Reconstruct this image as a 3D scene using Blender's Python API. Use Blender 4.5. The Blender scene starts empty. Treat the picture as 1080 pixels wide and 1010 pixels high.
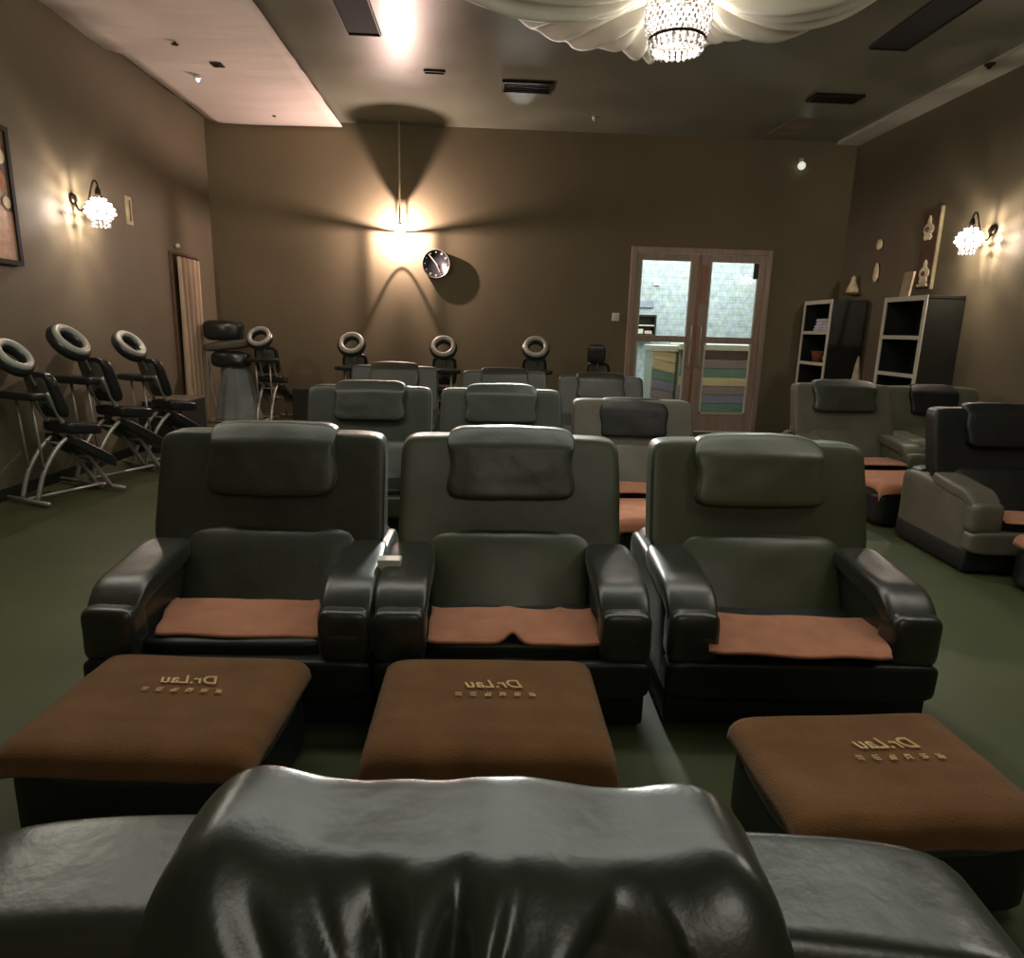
import bpy, bmesh, math, random
from mathutils import Vector, Matrix, noise, Euler
random.seed(7)
C = bpy.context.scene.collection
PI = math.pi
R = math.radians

# ------------------------------------------------------------------ materials
MATS = {}
def mat(name, col, rough=0.6, metal=0.0, var=0.25, nscale=6.0, bump=0.15, bscale=60.0, col2=None, spec=0.5,
        coat=0.0, emit=None, estr=0.0, sheen=0.0, stretch=(1, 1, 1), rvar=0.0, bdist=0.02):
    if name in MATS: return MATS[name]
    m = bpy.data.materials.new(name); m.use_nodes = True
    nt = m.node_tree; N = nt.nodes; L = nt.links
    b = N['Principled BSDF']
    tc = N.new('ShaderNodeTexCoord'); mp = N.new('ShaderNodeMapping')
    mp.inputs['Scale'].default_value = stretch
    L.new(tc.outputs['Object'], mp.inputs['Vector'])
    n = N.new('ShaderNodeTexNoise'); n.inputs['Scale'].default_value = nscale; n.inputs['Detail'].default_value = 5
    L.new(mp.outputs['Vector'], n.inputs['Vector'])
    r = N.new('ShaderNodeValToRGB')
    r.color_ramp.elements[0].position = 0.3; r.color_ramp.elements[1].position = 0.7
    c2 = col2 or tuple(min(1, c * (1 + var)) for c in col)
    c1 = col if col2 else tuple(c * (1 - var) for c in col)
    r.color_ramp.elements[0].color = (*c1, 1); r.color_ramp.elements[1].color = (*c2, 1)
    L.new(n.outputs['Fac'], r.inputs['Fac']); L.new(r.outputs['Color'], b.inputs['Base Color'])
    b.inputs['Roughness'].default_value = rough; b.inputs['Metallic'].default_value = metal
    b.inputs['Specular IOR Level'].default_value = spec; b.inputs['Coat Weight'].default_value = coat
    b.inputs['Coat Roughness'].default_value = 0.25
    b.inputs['Sheen Weight'].default_value = sheen; b.inputs['Sheen Roughness'].default_value = 0.35; b.inputs['Sheen Tint'].default_value = (0.85, 0.95, 0.8, 1) if 'leather' in name else (1, 1, 1, 1)
    if rvar:
        mr = N.new('ShaderNodeMapRange'); mr.inputs['To Min'].default_value = max(0.02, rough - rvar); mr.inputs['To Max'].default_value = rough + rvar
        L.new(n.outputs['Fac'], mr.inputs['Value']); L.new(mr.outputs['Result'], b.inputs['Roughness'])
    if bump:
        n2 = N.new('ShaderNodeTexNoise'); n2.inputs['Scale'].default_value = bscale; n2.inputs['Detail'].default_value = 4
        L.new(mp.outputs['Vector'], n2.inputs['Vector'])
        bp = N.new('ShaderNodeBump'); bp.inputs['Strength'].default_value = bump; bp.inputs['Distance'].default_value = bdist
        L.new(n2.outputs['Fac'], bp.inputs['Height']); L.new(bp.outputs['Normal'], b.inputs['Normal'])
    if emit:
        b.inputs['Emission Color'].default_value = (*emit, 1); b.inputs['Emission Strength'].default_value = estr
    MATS[name] = m
    return m

def s2l(r, g, b):
    f = lambda c: (c / 255 / 12.92) if c / 255 <= 0.04045 else ((c / 255 + 0.055) / 1.055) ** 2.4
    return (f(r), f(g), f(b))

M_leather = mat('black_green_leather', (0.026, 0.033, 0.018), 0.42, var=0.35, nscale=3, bump=0.10, bscale=11, spec=0.9, sheen=0.12, rvar=0.07, bdist=0.03)
M_leather_s = mat('front_leather', (0.026, 0.034, 0.024), 0.30, var=0.25, nscale=3, bump=0.05, bscale=40, spec=0.8, sheen=0.02, rvar=0.05)
M_dark = mat('dark_leather', (0.009, 0.010, 0.009), 0.46, var=0.3, nscale=5, bump=0.1, bscale=14, spec=0.5)
M_leather_lit = mat('lit_green_leather', (0.046, 0.054, 0.022), 0.42, var=0.3, nscale=2.2, bump=0.08, bscale=11, spec=0.9, sheen=0.1)  # black-green leather with brighter olive light worked into its colour
M_leather_shade = mat('shaded_green_leather', (0.015, 0.019, 0.013), 0.36, var=0.3, nscale=3, bump=0.08, bscale=12, spec=1.0, sheen=0.12)  # darker copy of the leather, shade on the arms put into the colour
M_taupe = mat('taupe_leather', (0.125, 0.115, 0.085), 0.5, var=0.15, nscale=4, bump=0.12, bscale=20)
M_grey = mat('grey_green_leather', (0.12, 0.125, 0.085), 0.45, var=0.15, nscale=4, bump=0.12, bscale=20)
M_plinth = mat('black_base', (0.004, 0.004, 0.005), 0.7, var=0.2)
M_towel = mat('orange_brown_towel', s2l(200, 136, 106), 0.95, var=0.10, nscale=12, bump=0.5, bscale=260, sheen=0.3, spec=0.1)
M_towel_b = mat('brown_towel', s2l(126, 90, 58), 0.95, var=0.12, nscale=8, bump=0.5, bscale=260, sheen=0.2, spec=0.1)
M_thread = mat('cream_thread', s2l(225, 190, 135), 0.8, bump=0.2, bscale=300)
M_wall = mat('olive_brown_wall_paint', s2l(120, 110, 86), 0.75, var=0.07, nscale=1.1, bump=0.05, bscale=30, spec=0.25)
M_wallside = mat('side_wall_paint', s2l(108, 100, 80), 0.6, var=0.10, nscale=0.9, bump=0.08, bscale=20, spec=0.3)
M_ceil = mat('dark_painted_ceiling', s2l(112, 114, 98), 0.34, var=0.16, nscale=1.4, bump=0.03, bscale=5, spec=0.55, rvar=0.08)
M_ceil_white = mat('pale_ceiling_fabric', s2l(228, 216, 204), 0.8, var=0.04, nscale=1.2, bump=0.15, bscale=1.6, stretch=(0.5, 2.5, 1), bdist=0.2)
M_strip = mat('pale_ceiling_strip', s2l(186, 186, 168), 0.8, var=0.05, bump=0.05)
M_floor = mat('dark_green_floor', s2l(70, 76, 50), 0.5, var=0.12, nscale=2, bump=0.06, bscale=90, spec=0.3)
M_plat = mat('pale_platform_boards', s2l(128, 118, 92), 0.5, var=0.12, stretch=(1, 8, 1))
M_black = mat('black_void', (0.004, 0.004, 0.004), 0.8, bump=0)
M_metal = mat('brushed_grey_metal', (0.45, 0.45, 0.42), 0.4, metal=0.6, var=0.1, bump=0.05)
M_dmetal = mat('dark_bronze_metal', (0.05, 0.035, 0.025), 0.4, metal=0.8, bump=0.05)
M_pad = mat('black_vinyl_pad', (0.018, 0.02, 0.02), 0.28, var=0.2, bump=0.1, bscale=30, spec=0.6)
M_rim = mat('pale_vinyl_rim', (0.42, 0.43, 0.38), 0.35, var=0.1, bump=0.03)
M_padgrey = mat('grey_vinyl_pad', (0.16, 0.17, 0.13), 0.4, var=0.15, bump=0.1, bscale=30)
M_frame = mat('door_frame_wood', s2l(168, 146, 130), 0.45, var=0.15, nscale=3, stretch=(8, 8, 0.6), bump=0.1, coat=0.2)
M_orange = mat('amber_wood', s2l(150, 104, 78), 0.4, var=0.2, stretch=(8, 8, 0.6))
M_white = mat('white_shelf_paint', s2l(214, 210, 190), 0.5, var=0.04, bump=0.02)
M_cabdark = mat('dark_cabinet_board', (0.022, 0.022, 0.017), 0.5, var=0.2)
M_curtain = mat('beige_curtain', s2l(190, 168, 142), 0.85, var=0.08, nscale=4, bump=0.2, bscale=120)
M_drape = mat('white_sheer_drape', s2l(226, 220, 206), 0.75, var=0.05, bump=0.1, bscale=8, sheen=0.1)
M_bluecloth = mat('grey_blue_sheet', s2l(128, 138, 134), 0.8, var=0.15, nscale=3, bump=0.2)
M_ivory = mat('ivory_ornament', s2l(226, 214, 176), 0.6, bump=0.1)
M_ivorydim = mat('tarnished_ivory', s2l(190, 176, 140), 0.6, bump=0.1)
M_brownboard = mat('brown_carved_board', s2l(92, 66, 50), 0.6, var=0.25, nscale=8)
M_plastic = mat('white_plastic', s2l(225, 225, 215), 0.4, var=0.02, bump=0)
M_clock = mat('clock_face_black', (0.03, 0.03, 0.034), 0.25, bump=0.02)

def emis(name, col, s):
    if name in MATS: return MATS[name]
    m = bpy.data.materials.new(name); m.use_nodes = True
    nt = m.node_tree; b = nt.nodes['Principled BSDF']
    b.inputs['Base Color'].default_value = (*col, 1); b.inputs['Emission Color'].default_value = (*col, 1)
    b.inputs['Emission Strength'].default_value = s
    MATS[name] = m; return m
def glow(name, col, s, tr=0.9):
    m = bpy.data.materials.new(name); m.use_nodes = True
    nt = m.node_tree; N = nt.nodes; L = nt.links; N.remove(N['Principled BSDF']); out = N['Material Output']
    t = N.new('ShaderNodeBsdfTransparent'); t.inputs['Color'].default_value = (tr, tr, tr, 1)
    e = N.new('ShaderNodeEmission'); e.inputs['Color'].default_value = (*col, 1); e.inputs['Strength'].default_value = s
    a = N.new('ShaderNodeAddShader'); L.new(t.outputs['BSDF'], a.inputs[0]); L.new(e.outputs['Emission'], a.inputs[1]); L.new(a.outputs['Shader'], out.inputs['Surface'])
    return m
M_bulb = glow('warm_bulb_glow', (1.0, 0.86, 0.72), 8)
M_crystal_glow = emis('lit_crystal', (1.0, 0.93, 0.82), 5.0)
M_led = emis('blue_led', (0.35, 0.45, 1.0), 6)

def crystal(name, glow, col=(1, 0.95, 0.88), p=0.45):
    m = bpy.data.materials.new(name); m.use_nodes = True
    nt = m.node_tree; N = nt.nodes; L = nt.links; b = N['Principled BSDF']
    b.inputs['Base Color'].default_value = (0.55, 0.5, 0.46, 1); b.inputs['Roughness'].default_value = 0.08
    b.inputs['Metallic'].default_value = 0.25; b.inputs['Specular IOR Level'].default_value = 1.0
    tc = N.new('ShaderNodeTexCoord'); v = N.new('ShaderNodeTexNoise'); v.inputs['Scale'].default_value = 22
    L.new(tc.outputs['Object'], v.inputs['Vector'])
    r = N.new('ShaderNodeValToRGB'); r.color_ramp.elements[0].position = p; r.color_ramp.elements[1].position = p + 0.2
    r.color_ramp.elements[0].color = (0.05, 0.04, 0.035, 1); r.color_ramp.elements[1].color = (*col, 1)
    L.new(v.outputs['Fac'], r.inputs['Fac']); L.new(r.outputs['Color'], b.inputs['Emission Color'])
    b.inputs['Emission Strength'].default_value = glow
    return m
M_crys = crystal('crystal_beads', 1.2)
M_crys2 = crystal('crystal_shade', 7.0, p=0.25)

def glassmat():
    m = bpy.data.materials.new('clear_pane_glass'); m.use_nodes = True
    nt = m.node_tree; N = nt.nodes; L = nt.links
    N.remove(N['Principled BSDF']); out = N['Material Output']
    t = N.new('ShaderNodeBsdfTransparent'); t.inputs['Color'].default_value = (0.93, 0.96, 0.95, 1)
    g = N.new('ShaderNodeBsdfGlossy'); g.inputs['Roughness'].default_value = 0.03
    f = N.new('ShaderNodeFresnel'); f.inputs['IOR'].default_value = 1.45
    mx = N.new('ShaderNodeMixShader')
    L.new(f.outputs['Fac'], mx.inputs['Fac']); L.new(t.outputs['BSDF'], mx.inputs[1]); L.new(g.outputs['BSDF'], mx.inputs[2])
    L.new(mx.outputs['Shader'], out.inputs['Surface'])
    return m
M_glass = glassmat()

def tilemat():
    m = bpy.data.materials.new('pale_stone_tile'); m.use_nodes = True
    nt = m.node_tree; N = nt.nodes; L = nt.links; b = N['Principled BSDF']
    tc = N.new('ShaderNodeTexCoord'); mp = N.new('ShaderNodeMapping'); mp.inputs['Rotation'].default_value = (R(90), 0, 0)
    br = N.new('ShaderNodeTexBrick'); br.inputs['Scale'].default_value = 4.5; br.offset = 0.5
    br.inputs['Color1'].default_value = (*s2l(168, 178, 184), 1); br.inputs['Color2'].default_value = (*s2l(172, 182, 174), 1)
    br.inputs['Mortar'].default_value = (*s2l(118, 132, 134), 1); br.inputs['Mortar Size'].default_value = 0.012
    br.inputs['Brick Width'].default_value = 0.5; br.inputs['Row Height'].default_value = 0.5
    L.new(tc.outputs['Object'], mp.inputs['Vector']); L.new(mp.outputs['Vector'], br.inputs['Vector'])
    n = N.new('ShaderNodeTexNoise'); n.inputs['Scale'].default_value = 9
    mx = N.new('ShaderNodeMix'); mx.data_type = 'RGBA'; mx.blend_type = 'OVERLAY'; mx.inputs['Factor'].default_value = 0.5
    L.new(tc.outputs['Object'], n.inputs['Vector'])
    L.new(br.outputs['Color'], mx.inputs['A']); L.new(n.outputs['Fac'], mx.inputs['B'])
    L.new(mx.outputs['Result'], b.inputs['Base Color']); b.inputs['Roughness'].default_value = 0.5
    return m
M_tile = tilemat()

# ------------------------------------------------------------------ builders
def obj(name, bm, m, parent=None, smooth=True, loc=None):
    me = bpy.data.meshes.new(name)
    bmesh.ops.recalc_face_normals(bm, faces=bm.faces)
    bm.to_mesh(me); bm.free()
    if smooth:
        for p in me.polygons: p.use_smooth = True
    me.materials.append(m)
    o = bpy.data.objects.new(name, me); C.objects.link(o)
    if parent: o.parent = parent
    if loc: o.location = loc
    return o
def thing(name, label, cat, loc=(0, 0, 0), rz=0, group=None):
    o = bpy.data.objects.new(name, None); C.objects.link(o)
    o.empty_display_size = 0.1
    o.location = loc; o.rotation_euler = (0, 0, rz); o['label'] = label; o['category'] = cat
    if group: o['group'] = group
    return o
def tag(o, label, cat, group=None):
    o['label'] = label; o['category'] = cat
    if group: o['group'] = group
    return o
def struct(name, bm, m, smooth=False):
    o = obj(name, bm, m, None, smooth); o['kind'] = 'structure'; return o
def dup(root, loc, rz, label, group=None):
    r = root.copy(); C.objects.link(r); r.location = loc; r.rotation_euler = (0, 0, rz); r['label'] = label
    if group: r['group'] = group
    for ch in list(root.children):
        c = ch.copy(); C.objects.link(c); c.parent = r
        for g in ch.children:
            d = g.copy(); C.objects.link(d); d.parent = c
    return r

def box(bm, x0, x1, y0, y1, z0, z1, bev=0.0, mtx=None):
    r = bmesh.ops.create_cube(bm, size=1)
    vs = r['verts']
    for v in vs:
        v.co = Vector(((x0 + x1) / 2 + v.co.x * (x1 - x0), (y0 + y1) / 2 + v.co.y * (y1 - y0), (z0 + z1) / 2 + v.co.z * (z1 - z0)))
    if bev:
        es = list({e for v in vs for e in v.link_edges})
        rr = bmesh.ops.bevel(bm, geom=es, offset=bev, segments=2, affect='EDGES', profile=0.5)
        vs = rr['verts']
    if mtx:
        for v in {v for v in vs}: v.co = mtx @ v.co
    return bm
def bbox(*a, **k): return box(bmesh.new(), *a, **k)

def soft(c, s, p=6, n=12, f=None, wr=0.0, wf=5.0, seed=0, bm=None):
    """Soft padded block: superquadric, full sizes s, centre c, optional deform f(Vector)->Vector and wrinkle noise."""
    bm = bm or bmesh.new()
    def pt(a, b_, k, sg):
        q = [0, 0, 0]; q[k] = sg; q[(k + 1) % 3] = a; q[(k + 2) % 3] = b_
        nrm = sum(abs(t) ** p for t in q) ** (1 / p)
        u = Vector(q) / nrm
        return u
    vd = {}
    def vert(u):
        key = (round(u.x, 4), round(u.y, 4), round(u.z, 4))
        if key not in vd:
            v = Vector((c[0] + u.x * s[0] / 2, c[1] + u.y * s[1] / 2, c[2] + u.z * s[2] / 2))
            if wr:
                q = v * wf + Vector((seed * 7.3, seed * 3.1, seed))
                d = noise.noise(q) + 0.5 * noise.noise(q * 2.3)
                nn = Vector((u.x ** 3, u.y ** 3, u.z ** 3))
                if nn.length > 1e-6: v += nn.normalized() * d * wr
            if f: v = f(v)
            vd[key] = bm.verts.new(v)
        return vd[key]
    g = [math.sin(PI / 2 * (-1 + 2 * i / n)) * 0.35 + (-1 + 2 * i / n) * 0.65 for i in range(n + 1)]
    for k in range(3):
        for sg in (-1, 1):
            for i in range(n):
                for j in range(n):
                    try: bm.faces.new([vert(pt(g[i + a], g[j + b_], k, sg)) for a, b_ in ((0, 0), (1, 0), (1, 1), (0, 1))])
                    except ValueError: pass
    return bm

def tube(bm, pts, r, seg=8, cap=True):
    pts = [Vector(p) for p in pts]; rings = []
    for i, p in enumerate(pts):
        d = (pts[min(i + 1, len(pts) - 1)] - pts[max(i - 1, 0)]).normalized()
        a = d.cross(Vector((0, 0, 1)))
        if a.length < 1e-3: a = d.cross(Vector((0, 1, 0)))
        a.normalize(); b = d.cross(a)
        rr = r[i] if isinstance(r, (list, tuple)) else r
        rings.append([bm.verts.new(p + rr * (math.cos(t) * a + math.sin(t) * b)) for t in [2 * PI * k / seg for k in range(seg)]])
    for A, B in zip(rings, rings[1:]):
        for k in range(seg): bm.faces.new([A[k], A[(k + 1) % seg], B[(k + 1) % seg], B[k]])
    if cap:
        bm.faces.new(rings[0]); bm.faces.new(rings[-1][::-1])
    return bm
def smoothpath(P, n=6):
    P = [Vector(p) for p in P]; out = []
    for i in range(len(P) - 1):
        p0, p1, p2, p3 = P[max(i - 1, 0)], P[i], P[i + 1], P[min(i + 2, len(P) - 1)]
        for k in range(n):
            t = k / n
            out.append(0.5 * ((2 * p1) + (p2 - p0) * t + (2 * p0 - 5 * p1 + 4 * p2 - p3) * t * t + (3 * p1 - p0 - 3 * p2 + p3) * t ** 3))
    out.append(P[-1]); return out
def lathe(bm, prof, seg=24, c=(0, 0, 0), mtx=None):
    rings = []
    for r, z in prof:
        row = []
        for k in range(seg):
            v = Vector((r * math.cos(2 * PI * k / seg), r * math.sin(2 * PI * k / seg), z))
            if mtx: v = mtx @ v
            row.append(bm.verts.new(v + Vector(c)))
        rings.append(row)
    for A, B in zip(rings, rings[1:]):
        for k in range(seg): bm.faces.new([A[k], A[(k + 1) % seg], B[(k + 1) % seg], B[k]])
    for q in (rings[0], rings[-1]):
        try: bm.faces.new(q)
        except ValueError: pass
    return bm
def torus(bm, Rx, Ry, r, c=(0, 0, 0), mtx=None, n=28, m=10, a0=0.0, a1=2 * PI):
    full = abs(a1 - a0 - 2 * PI) < 1e-6
    rings = []
    for i in range(n if full else n + 1):
        t = a0 + (a1 - a0) * i / n
        row = []
        for j in range(m):
            p = 2 * PI * j / m
            v = Vector(((Rx + r * math.cos(p)) * math.cos(t), (Ry + r * math.cos(p)) * math.sin(t), r * math.sin(p)))
            if mtx: v = mtx @ v
            row.append(bm.verts.new(v + Vector(c)))
        rings.append(row)
    k = len(rings)
    for i in range(k if full else k - 1):
        A, B = rings[i], rings[(i + 1) % k]
        for j in range(m): bm.faces.new([A[j], A[(j + 1) % m], B[(j + 1) % m], B[j]])
    if not full:
        bm.faces.new(rings[0]); bm.faces.new(rings[-1])
    return bm
def prism(bm, pts2, axis, a0, a1):
    """polygon pts2 extruded along axis ('x','y','z')"""
    def mk(p, a):
        return {'x': (a, p[0], p[1]), 'y': (p[0], a, p[1]), 'z': (p[0], p[1], a)}[axis]
    A = [bm.verts.new(mk(p, a0)) for p in pts2]; B = [bm.verts.new(mk(p, a1)) for p in pts2]
    n = len(A)
    for i in range(n): bm.faces.new([A[i], A[(i + 1) % n], B[(i + 1) % n], B[i]])
    bm.faces.new(A); bm.faces.new(B[::-1]); return bm
def sheet(fn, nu, nv, th=0.008):
    """cloth from fn(u,v)->Vector, given thickness downwards along normal"""
    bm = bmesh.new()
    G = [[bm.verts.new(fn(i / nu, j / nv)) for j in range(nv + 1)] for i in range(nu + 1)]
    for i in range(nu):
        for j in range(nv): bm.faces.new([G[i][j], G[i + 1][j], G[i + 1][j + 1], G[i][j + 1]])
    bmesh.ops.recalc_face_normals(bm, faces=bm.faces)
    bm.normal_update()
    if sum(f.normal.z for f in bm.faces) < 0:
        bmesh.ops.reverse_faces(bm, faces=bm.faces); bm.normal_update()
    if th:
        g = bmesh.ops.solidify(bm, geom=bm.faces[:], thickness=th)
    return bm
def light(name, kind, loc, energy, col, size=0.05, rot=None, sx=None, sy=None):
    l = bpy.data.lights.new(name, kind); l.energy = energy; l.color = col
    if kind == 'POINT': l.shadow_soft_size = size
    if kind == 'AREA':
        l.shape = 'RECTANGLE'; l.size = sx; l.size_y = sy
    o = bpy.data.objects.new(name, l); C.objects.link(o); o.location = loc
    if rot: o.rotation_euler = rot
    return o

# ------------------------------------------------------------------ room shell
XL, XR, YB, YF, H = -3.97, 5.32, 10.3, -3.2, 4.255
struct('floor', bbox(XL - 0.2, XR + 0.2, YF - 0.2, YB + 3.4, -0.1, 0.0), M_floor)
bm = bmesh.new()
DX0, DX1, DZ = 2.12, 4.24, 2.74
box(bm, XL - 0.2, DX0, YB, YB + 0.15, 0, H + 0.1); box(bm, DX1, XR + 0.2, YB, YB + 0.15, 0, H + 0.1); box(bm, DX0, DX1, YB, YB + 0.15, DZ, H + 0.1)
struct('wall_back', bm, M_wall)
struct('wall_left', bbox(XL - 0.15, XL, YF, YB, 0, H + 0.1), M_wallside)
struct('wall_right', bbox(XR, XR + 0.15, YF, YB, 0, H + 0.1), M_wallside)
struct('wall_front', bbox(XL - 0.2, XR + 0.2, YF - 0.15, YF, 0, H + 0.1), M_wall)
struct('ceiling', bbox(XL - 0.2, XR + 0.2, YF - 0.2, YB + 0.15, H, H + 0.1), M_ceil)
def fpan(u, v):
    x = XL + 0.13 + u * (-2.06 - XL - 0.13); y = YF + 0.1 + v * (YB - YF - 0.14)
    if u < 0.02 and y < 7.9: x = XL + 0.01
    s = math.sin(u * PI)
    z = H - 0.05 - 0.035 * s * (0.6 + 0.4 * math.sin(y * 2.1 + u * 2)) + 0.012 * noise.noise(Vector((x * 0.6, y * 3.5, 0)))
    return Vector((x, y, z))
o = obj('trim_1', sheet(fpan, 14, 120, 0.02), M_ceil_white); o['kind'] = 'structure'
o = struct('trim_2', bbox(5.0, XR, YF, YB - 0.02, H - 0.04, H), M_strip)
# shallow skirting along the three walls
struct('baseboard_left', bbox(XL, XL + 0.02, YF, YB, 0, 0.1), M_cabdark)
struct('baseboard_right', bbox(XR - 0.02, XR, YF, YB, 0, 0.1), M_cabdark)
struct('baseboard_back', bbox(XL + 0.02, DX0 - 0.09, YB - 0.02, YB, 0, 0.1), M_cabdark)
# low pale platform in the back left corner
struct('trim_3', bbox(XL + 0.02, -2.05, 9.05, YB - 0.02, 0.0, 0.14, bev=0.01), M_plat)

# ---- double glazed door (structure) with frame, leaves, panes
door = bpy.data.objects.new('door_1', None); C.objects.link(door); door.location = (0, 0, 0); door['kind'] = 'structure'
bm = bmesh.new()
box(bm, DX0, DX0 + 0.08, YB - 0.03, YB + 0.13, 0, DZ, 0.006); box(bm, DX1 - 0.08, DX1, YB - 0.03, YB + 0.13, 0, DZ, 0.006)
box(bm, DX0 + 0.081, DX1 - 0.081, YB - 0.03, YB + 0.13, DZ - 0.08, DZ, 0.006)
obj('door_frame', bm, M_frame, door, False)
def leaf(x0, x1, xa, xb, gz):
    bm = bmesh.new(); y0, y1 = YB + 0.01, YB + 0.06
    box(bm, x0, xa, y0, y1, 0.02, DZ - 0.085, 0.006); box(bm, xb, x1, y0, y1, 0.02, DZ - 0.085, 0.006)
    box(bm, xa, xb, y0, y1, 2.555, DZ - 0.085, 0.006); box(bm, xa, xb, y0, y1, 1.375, 1.465, 0.006)
    box(bm, xa, xb, y0, y1, 0.02, gz, 0.006)
    lf = obj('door_leaf', bm, M_frame, door, False)
    obj('upper_pane', bbox(xa - 0.01, xb + 0.01, y0 + 0.02, y0 + 0.028, 1.46, 2.56), M_glass, lf, False)
    obj('lower_pane', bbox(xa - 0.01, xb + 0.01, y0 + 0.02, y0 + 0.028, gz - 0.01, 1.38), M_glass, lf, False)
    bm = bmesh.new()
    for a, b_, c_, d_ in ((xa, xa + 0.025, gz, 1.375), (xb - 0.025, xb, gz, 1.375), (xa, xb, gz, gz + 0.03),
                          (xa, xa + 0.018, 1.465, 2.555), (xb - 0.018, xb, 1.465, 2.555)):
        box(bm, a, b_, y0 - 0.008, y0 + 0.02, c_, d_)
    g = obj('glazing_bead', bm, M_white if gz < 0.4 else M_plastic, lf, False)
    return lf
L1 = leaf(2.2, 3.15, 2.28, 3.04, 0.29)
L2 = leaf(3.19, 4.16, 3.33, 4.06, 0.29)
obj('handle', tube(bmesh.new(), smoothpath([(3.10, YB + 0.0, 1.6), (3.10, YB - 0.05, 1.58), (3.10, YB - 0.05, 1.05), (3.10, YB, 1.03)]), 0.013), M_metal, L1)
obj('handle', tube(bmesh.new(), smoothpath([(3.25, YB + 0.0, 1.6), (3.25, YB - 0.05, 1.58), (3.25, YB - 0.05, 1.05), (3.25, YB, 1.03)]), 0.013), M_metal, L2)
obj('meeting_strip', bbox(3.15, 3.19, YB + 0.0, YB + 0.05, 0.02, 2.655, 0.004), M_orange, L1, False)
obj('finger_plate', bbox(3.2, 3.30, YB - 0.004, YB + 0.012, 1.95, 2.5, 0.003), M_orange, L2, False)
obj('corner_bracket', bbox(3.98, 4.055, YB - 0.004, YB + 0.02, 2.33, 2.55, 0.004), M_cabdark, L2, False)

# ---- lobby beyond the door
struct('wall_lobby', bbox(0.9, 7.6, 13.3, 13.4, 0, 4.0), M_tile)
struct('ceiling_lobby', bbox(0.9, 7.6, YB + 0.15, 13.4, 3.6, 3.7), M_strip)
bm = bmesh.new(); box(bm, 0.8, 0.9, YB + 0.15, 13.4, 0, 3.7); struct('wall_lobby_left', bm, M_tile)
bm = bmesh.new(); box(bm, 7.6, 7.7, YB + 0.15, 13.4, 0, 3.7); struct('wall_lobby_right', bm, M_tile)
light('lobby_light', 'AREA', (3.9, 11.9, 3.55), 240, (0.93, 0.98, 1.0), rot=(0, 0, 0), sx=3.5, sy=2.0)
def stripes(x0, x1, y, z0, z1, cols, name, label, slope=0.0):
    t = thing(name, label, 'counter', ((x0 + x1) / 2, y, 0)); w = (x1 - x0) / 2
    obj('carcass', bbox(-w, w, 0.03, 0.6, 0, z1, 0.005), M_white, t, False)
    obj('counter_top', bbox(-w - 0.03, w + 0.03, -0.03, 0.63, z1, z1 + 0.10, 0.008), M_white, t, False)
    n = len(cols); h = (z1 - z0) / n
    for i, c in enumerate(cols):
        bm = bmesh.new()
        prism(bm, [(-w, z0 + i * h + 0.004 + slope), (w, z0 + i * h + 0.004 - slope), (w, z0 + (i + 1) * h - 0.004 - slope), (-w, z0 + (i + 1) * h - 0.004 + slope)], 'y', -0.012, 0.035)
        obj('coloured_board', bm, mat('board_%d_%d_%d' % c, s2l(*c), 0.5, var=0.12, stretch=(0.4, 1, 10)), t, False)
    return t
G1, Y1, P1, V1, D1 = (124, 148, 136), (226, 202, 156), (160, 138, 138), (148, 144, 164), (100, 78, 74)
stripes(3.3, 4.9, 11.4, 0.05, 1.24, [V1, G1, V1, P1, Y1, G1, P1, D1], 'display_counter', 'lobby counter faced with horizontal coloured boards behind right door leaf')
stripes(2.85, 3.24, 11.5, 0.05, 1.2, [G1, Y1, P1, V1, G1, Y1, Y1], 'display_counter', 'narrower lobby counter with slanting coloured boards behind left door leaf', slope=0.04)
# small cabinet with items on lobby wall, left pane
t = thing('wall_cabinet', 'small dark cabinet on the tiled lobby wall seen through left door leaf', 'cabinet', (3.05, 13.22, 1.45))
bm = bmesh.new(); box(bm, -0.22, 0.22, -0.1, 0.07, 0.0, 0.03); box(bm, -0.22, 0.22, -0.1, 0.07, 0.36, 0.39); box(bm, -0.22, -0.19, -0.1, 0.07, 0.0, 0.39); box(bm, 0.19, 0.22, -0.1, 0.07, 0, 0.39); box(bm, -0.22, 0.22, 0.04, 0.07, 0, 0.39)
obj('carcass', bm, M_cabdark, t, False); obj('shelf', bbox(-0.19, 0.19, -0.09, 0.04, 0.18, 0.2), M_white, t, False)
tag(obj('paper_box', bbox(2.9, 3.02, 13.13, 13.22, 1.482, 1.57, 0.004), M_white, None, False), 'white paper box in bottom left of the lobby wall cabinet', 'box')
tag(obj('paper_box', bbox(3.06, 3.2, 13.14, 13.22, 1.482, 1.54, 0.004), mat('pink_card', s2l(214, 176, 160)), None, False), 'pinkish paper box in bottom right of the lobby wall cabinet', 'box')
tag(obj('notice_board', bbox(2.86, 3.24, 13.27, 13.303, 1.98, 2.12, 0.004), mat('grey_notice', s2l(150, 156, 166)), None, False), 'small grey notice on lobby wall above the dark cabinet', 'notice')
tag(obj('notice_board', bbox(3.2, 3.32, 13.27, 13.303, 2.4, 2.52, 0.004), M_plastic, None, False), 'small white square notice high on the tiled lobby wall', 'notice')

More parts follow.
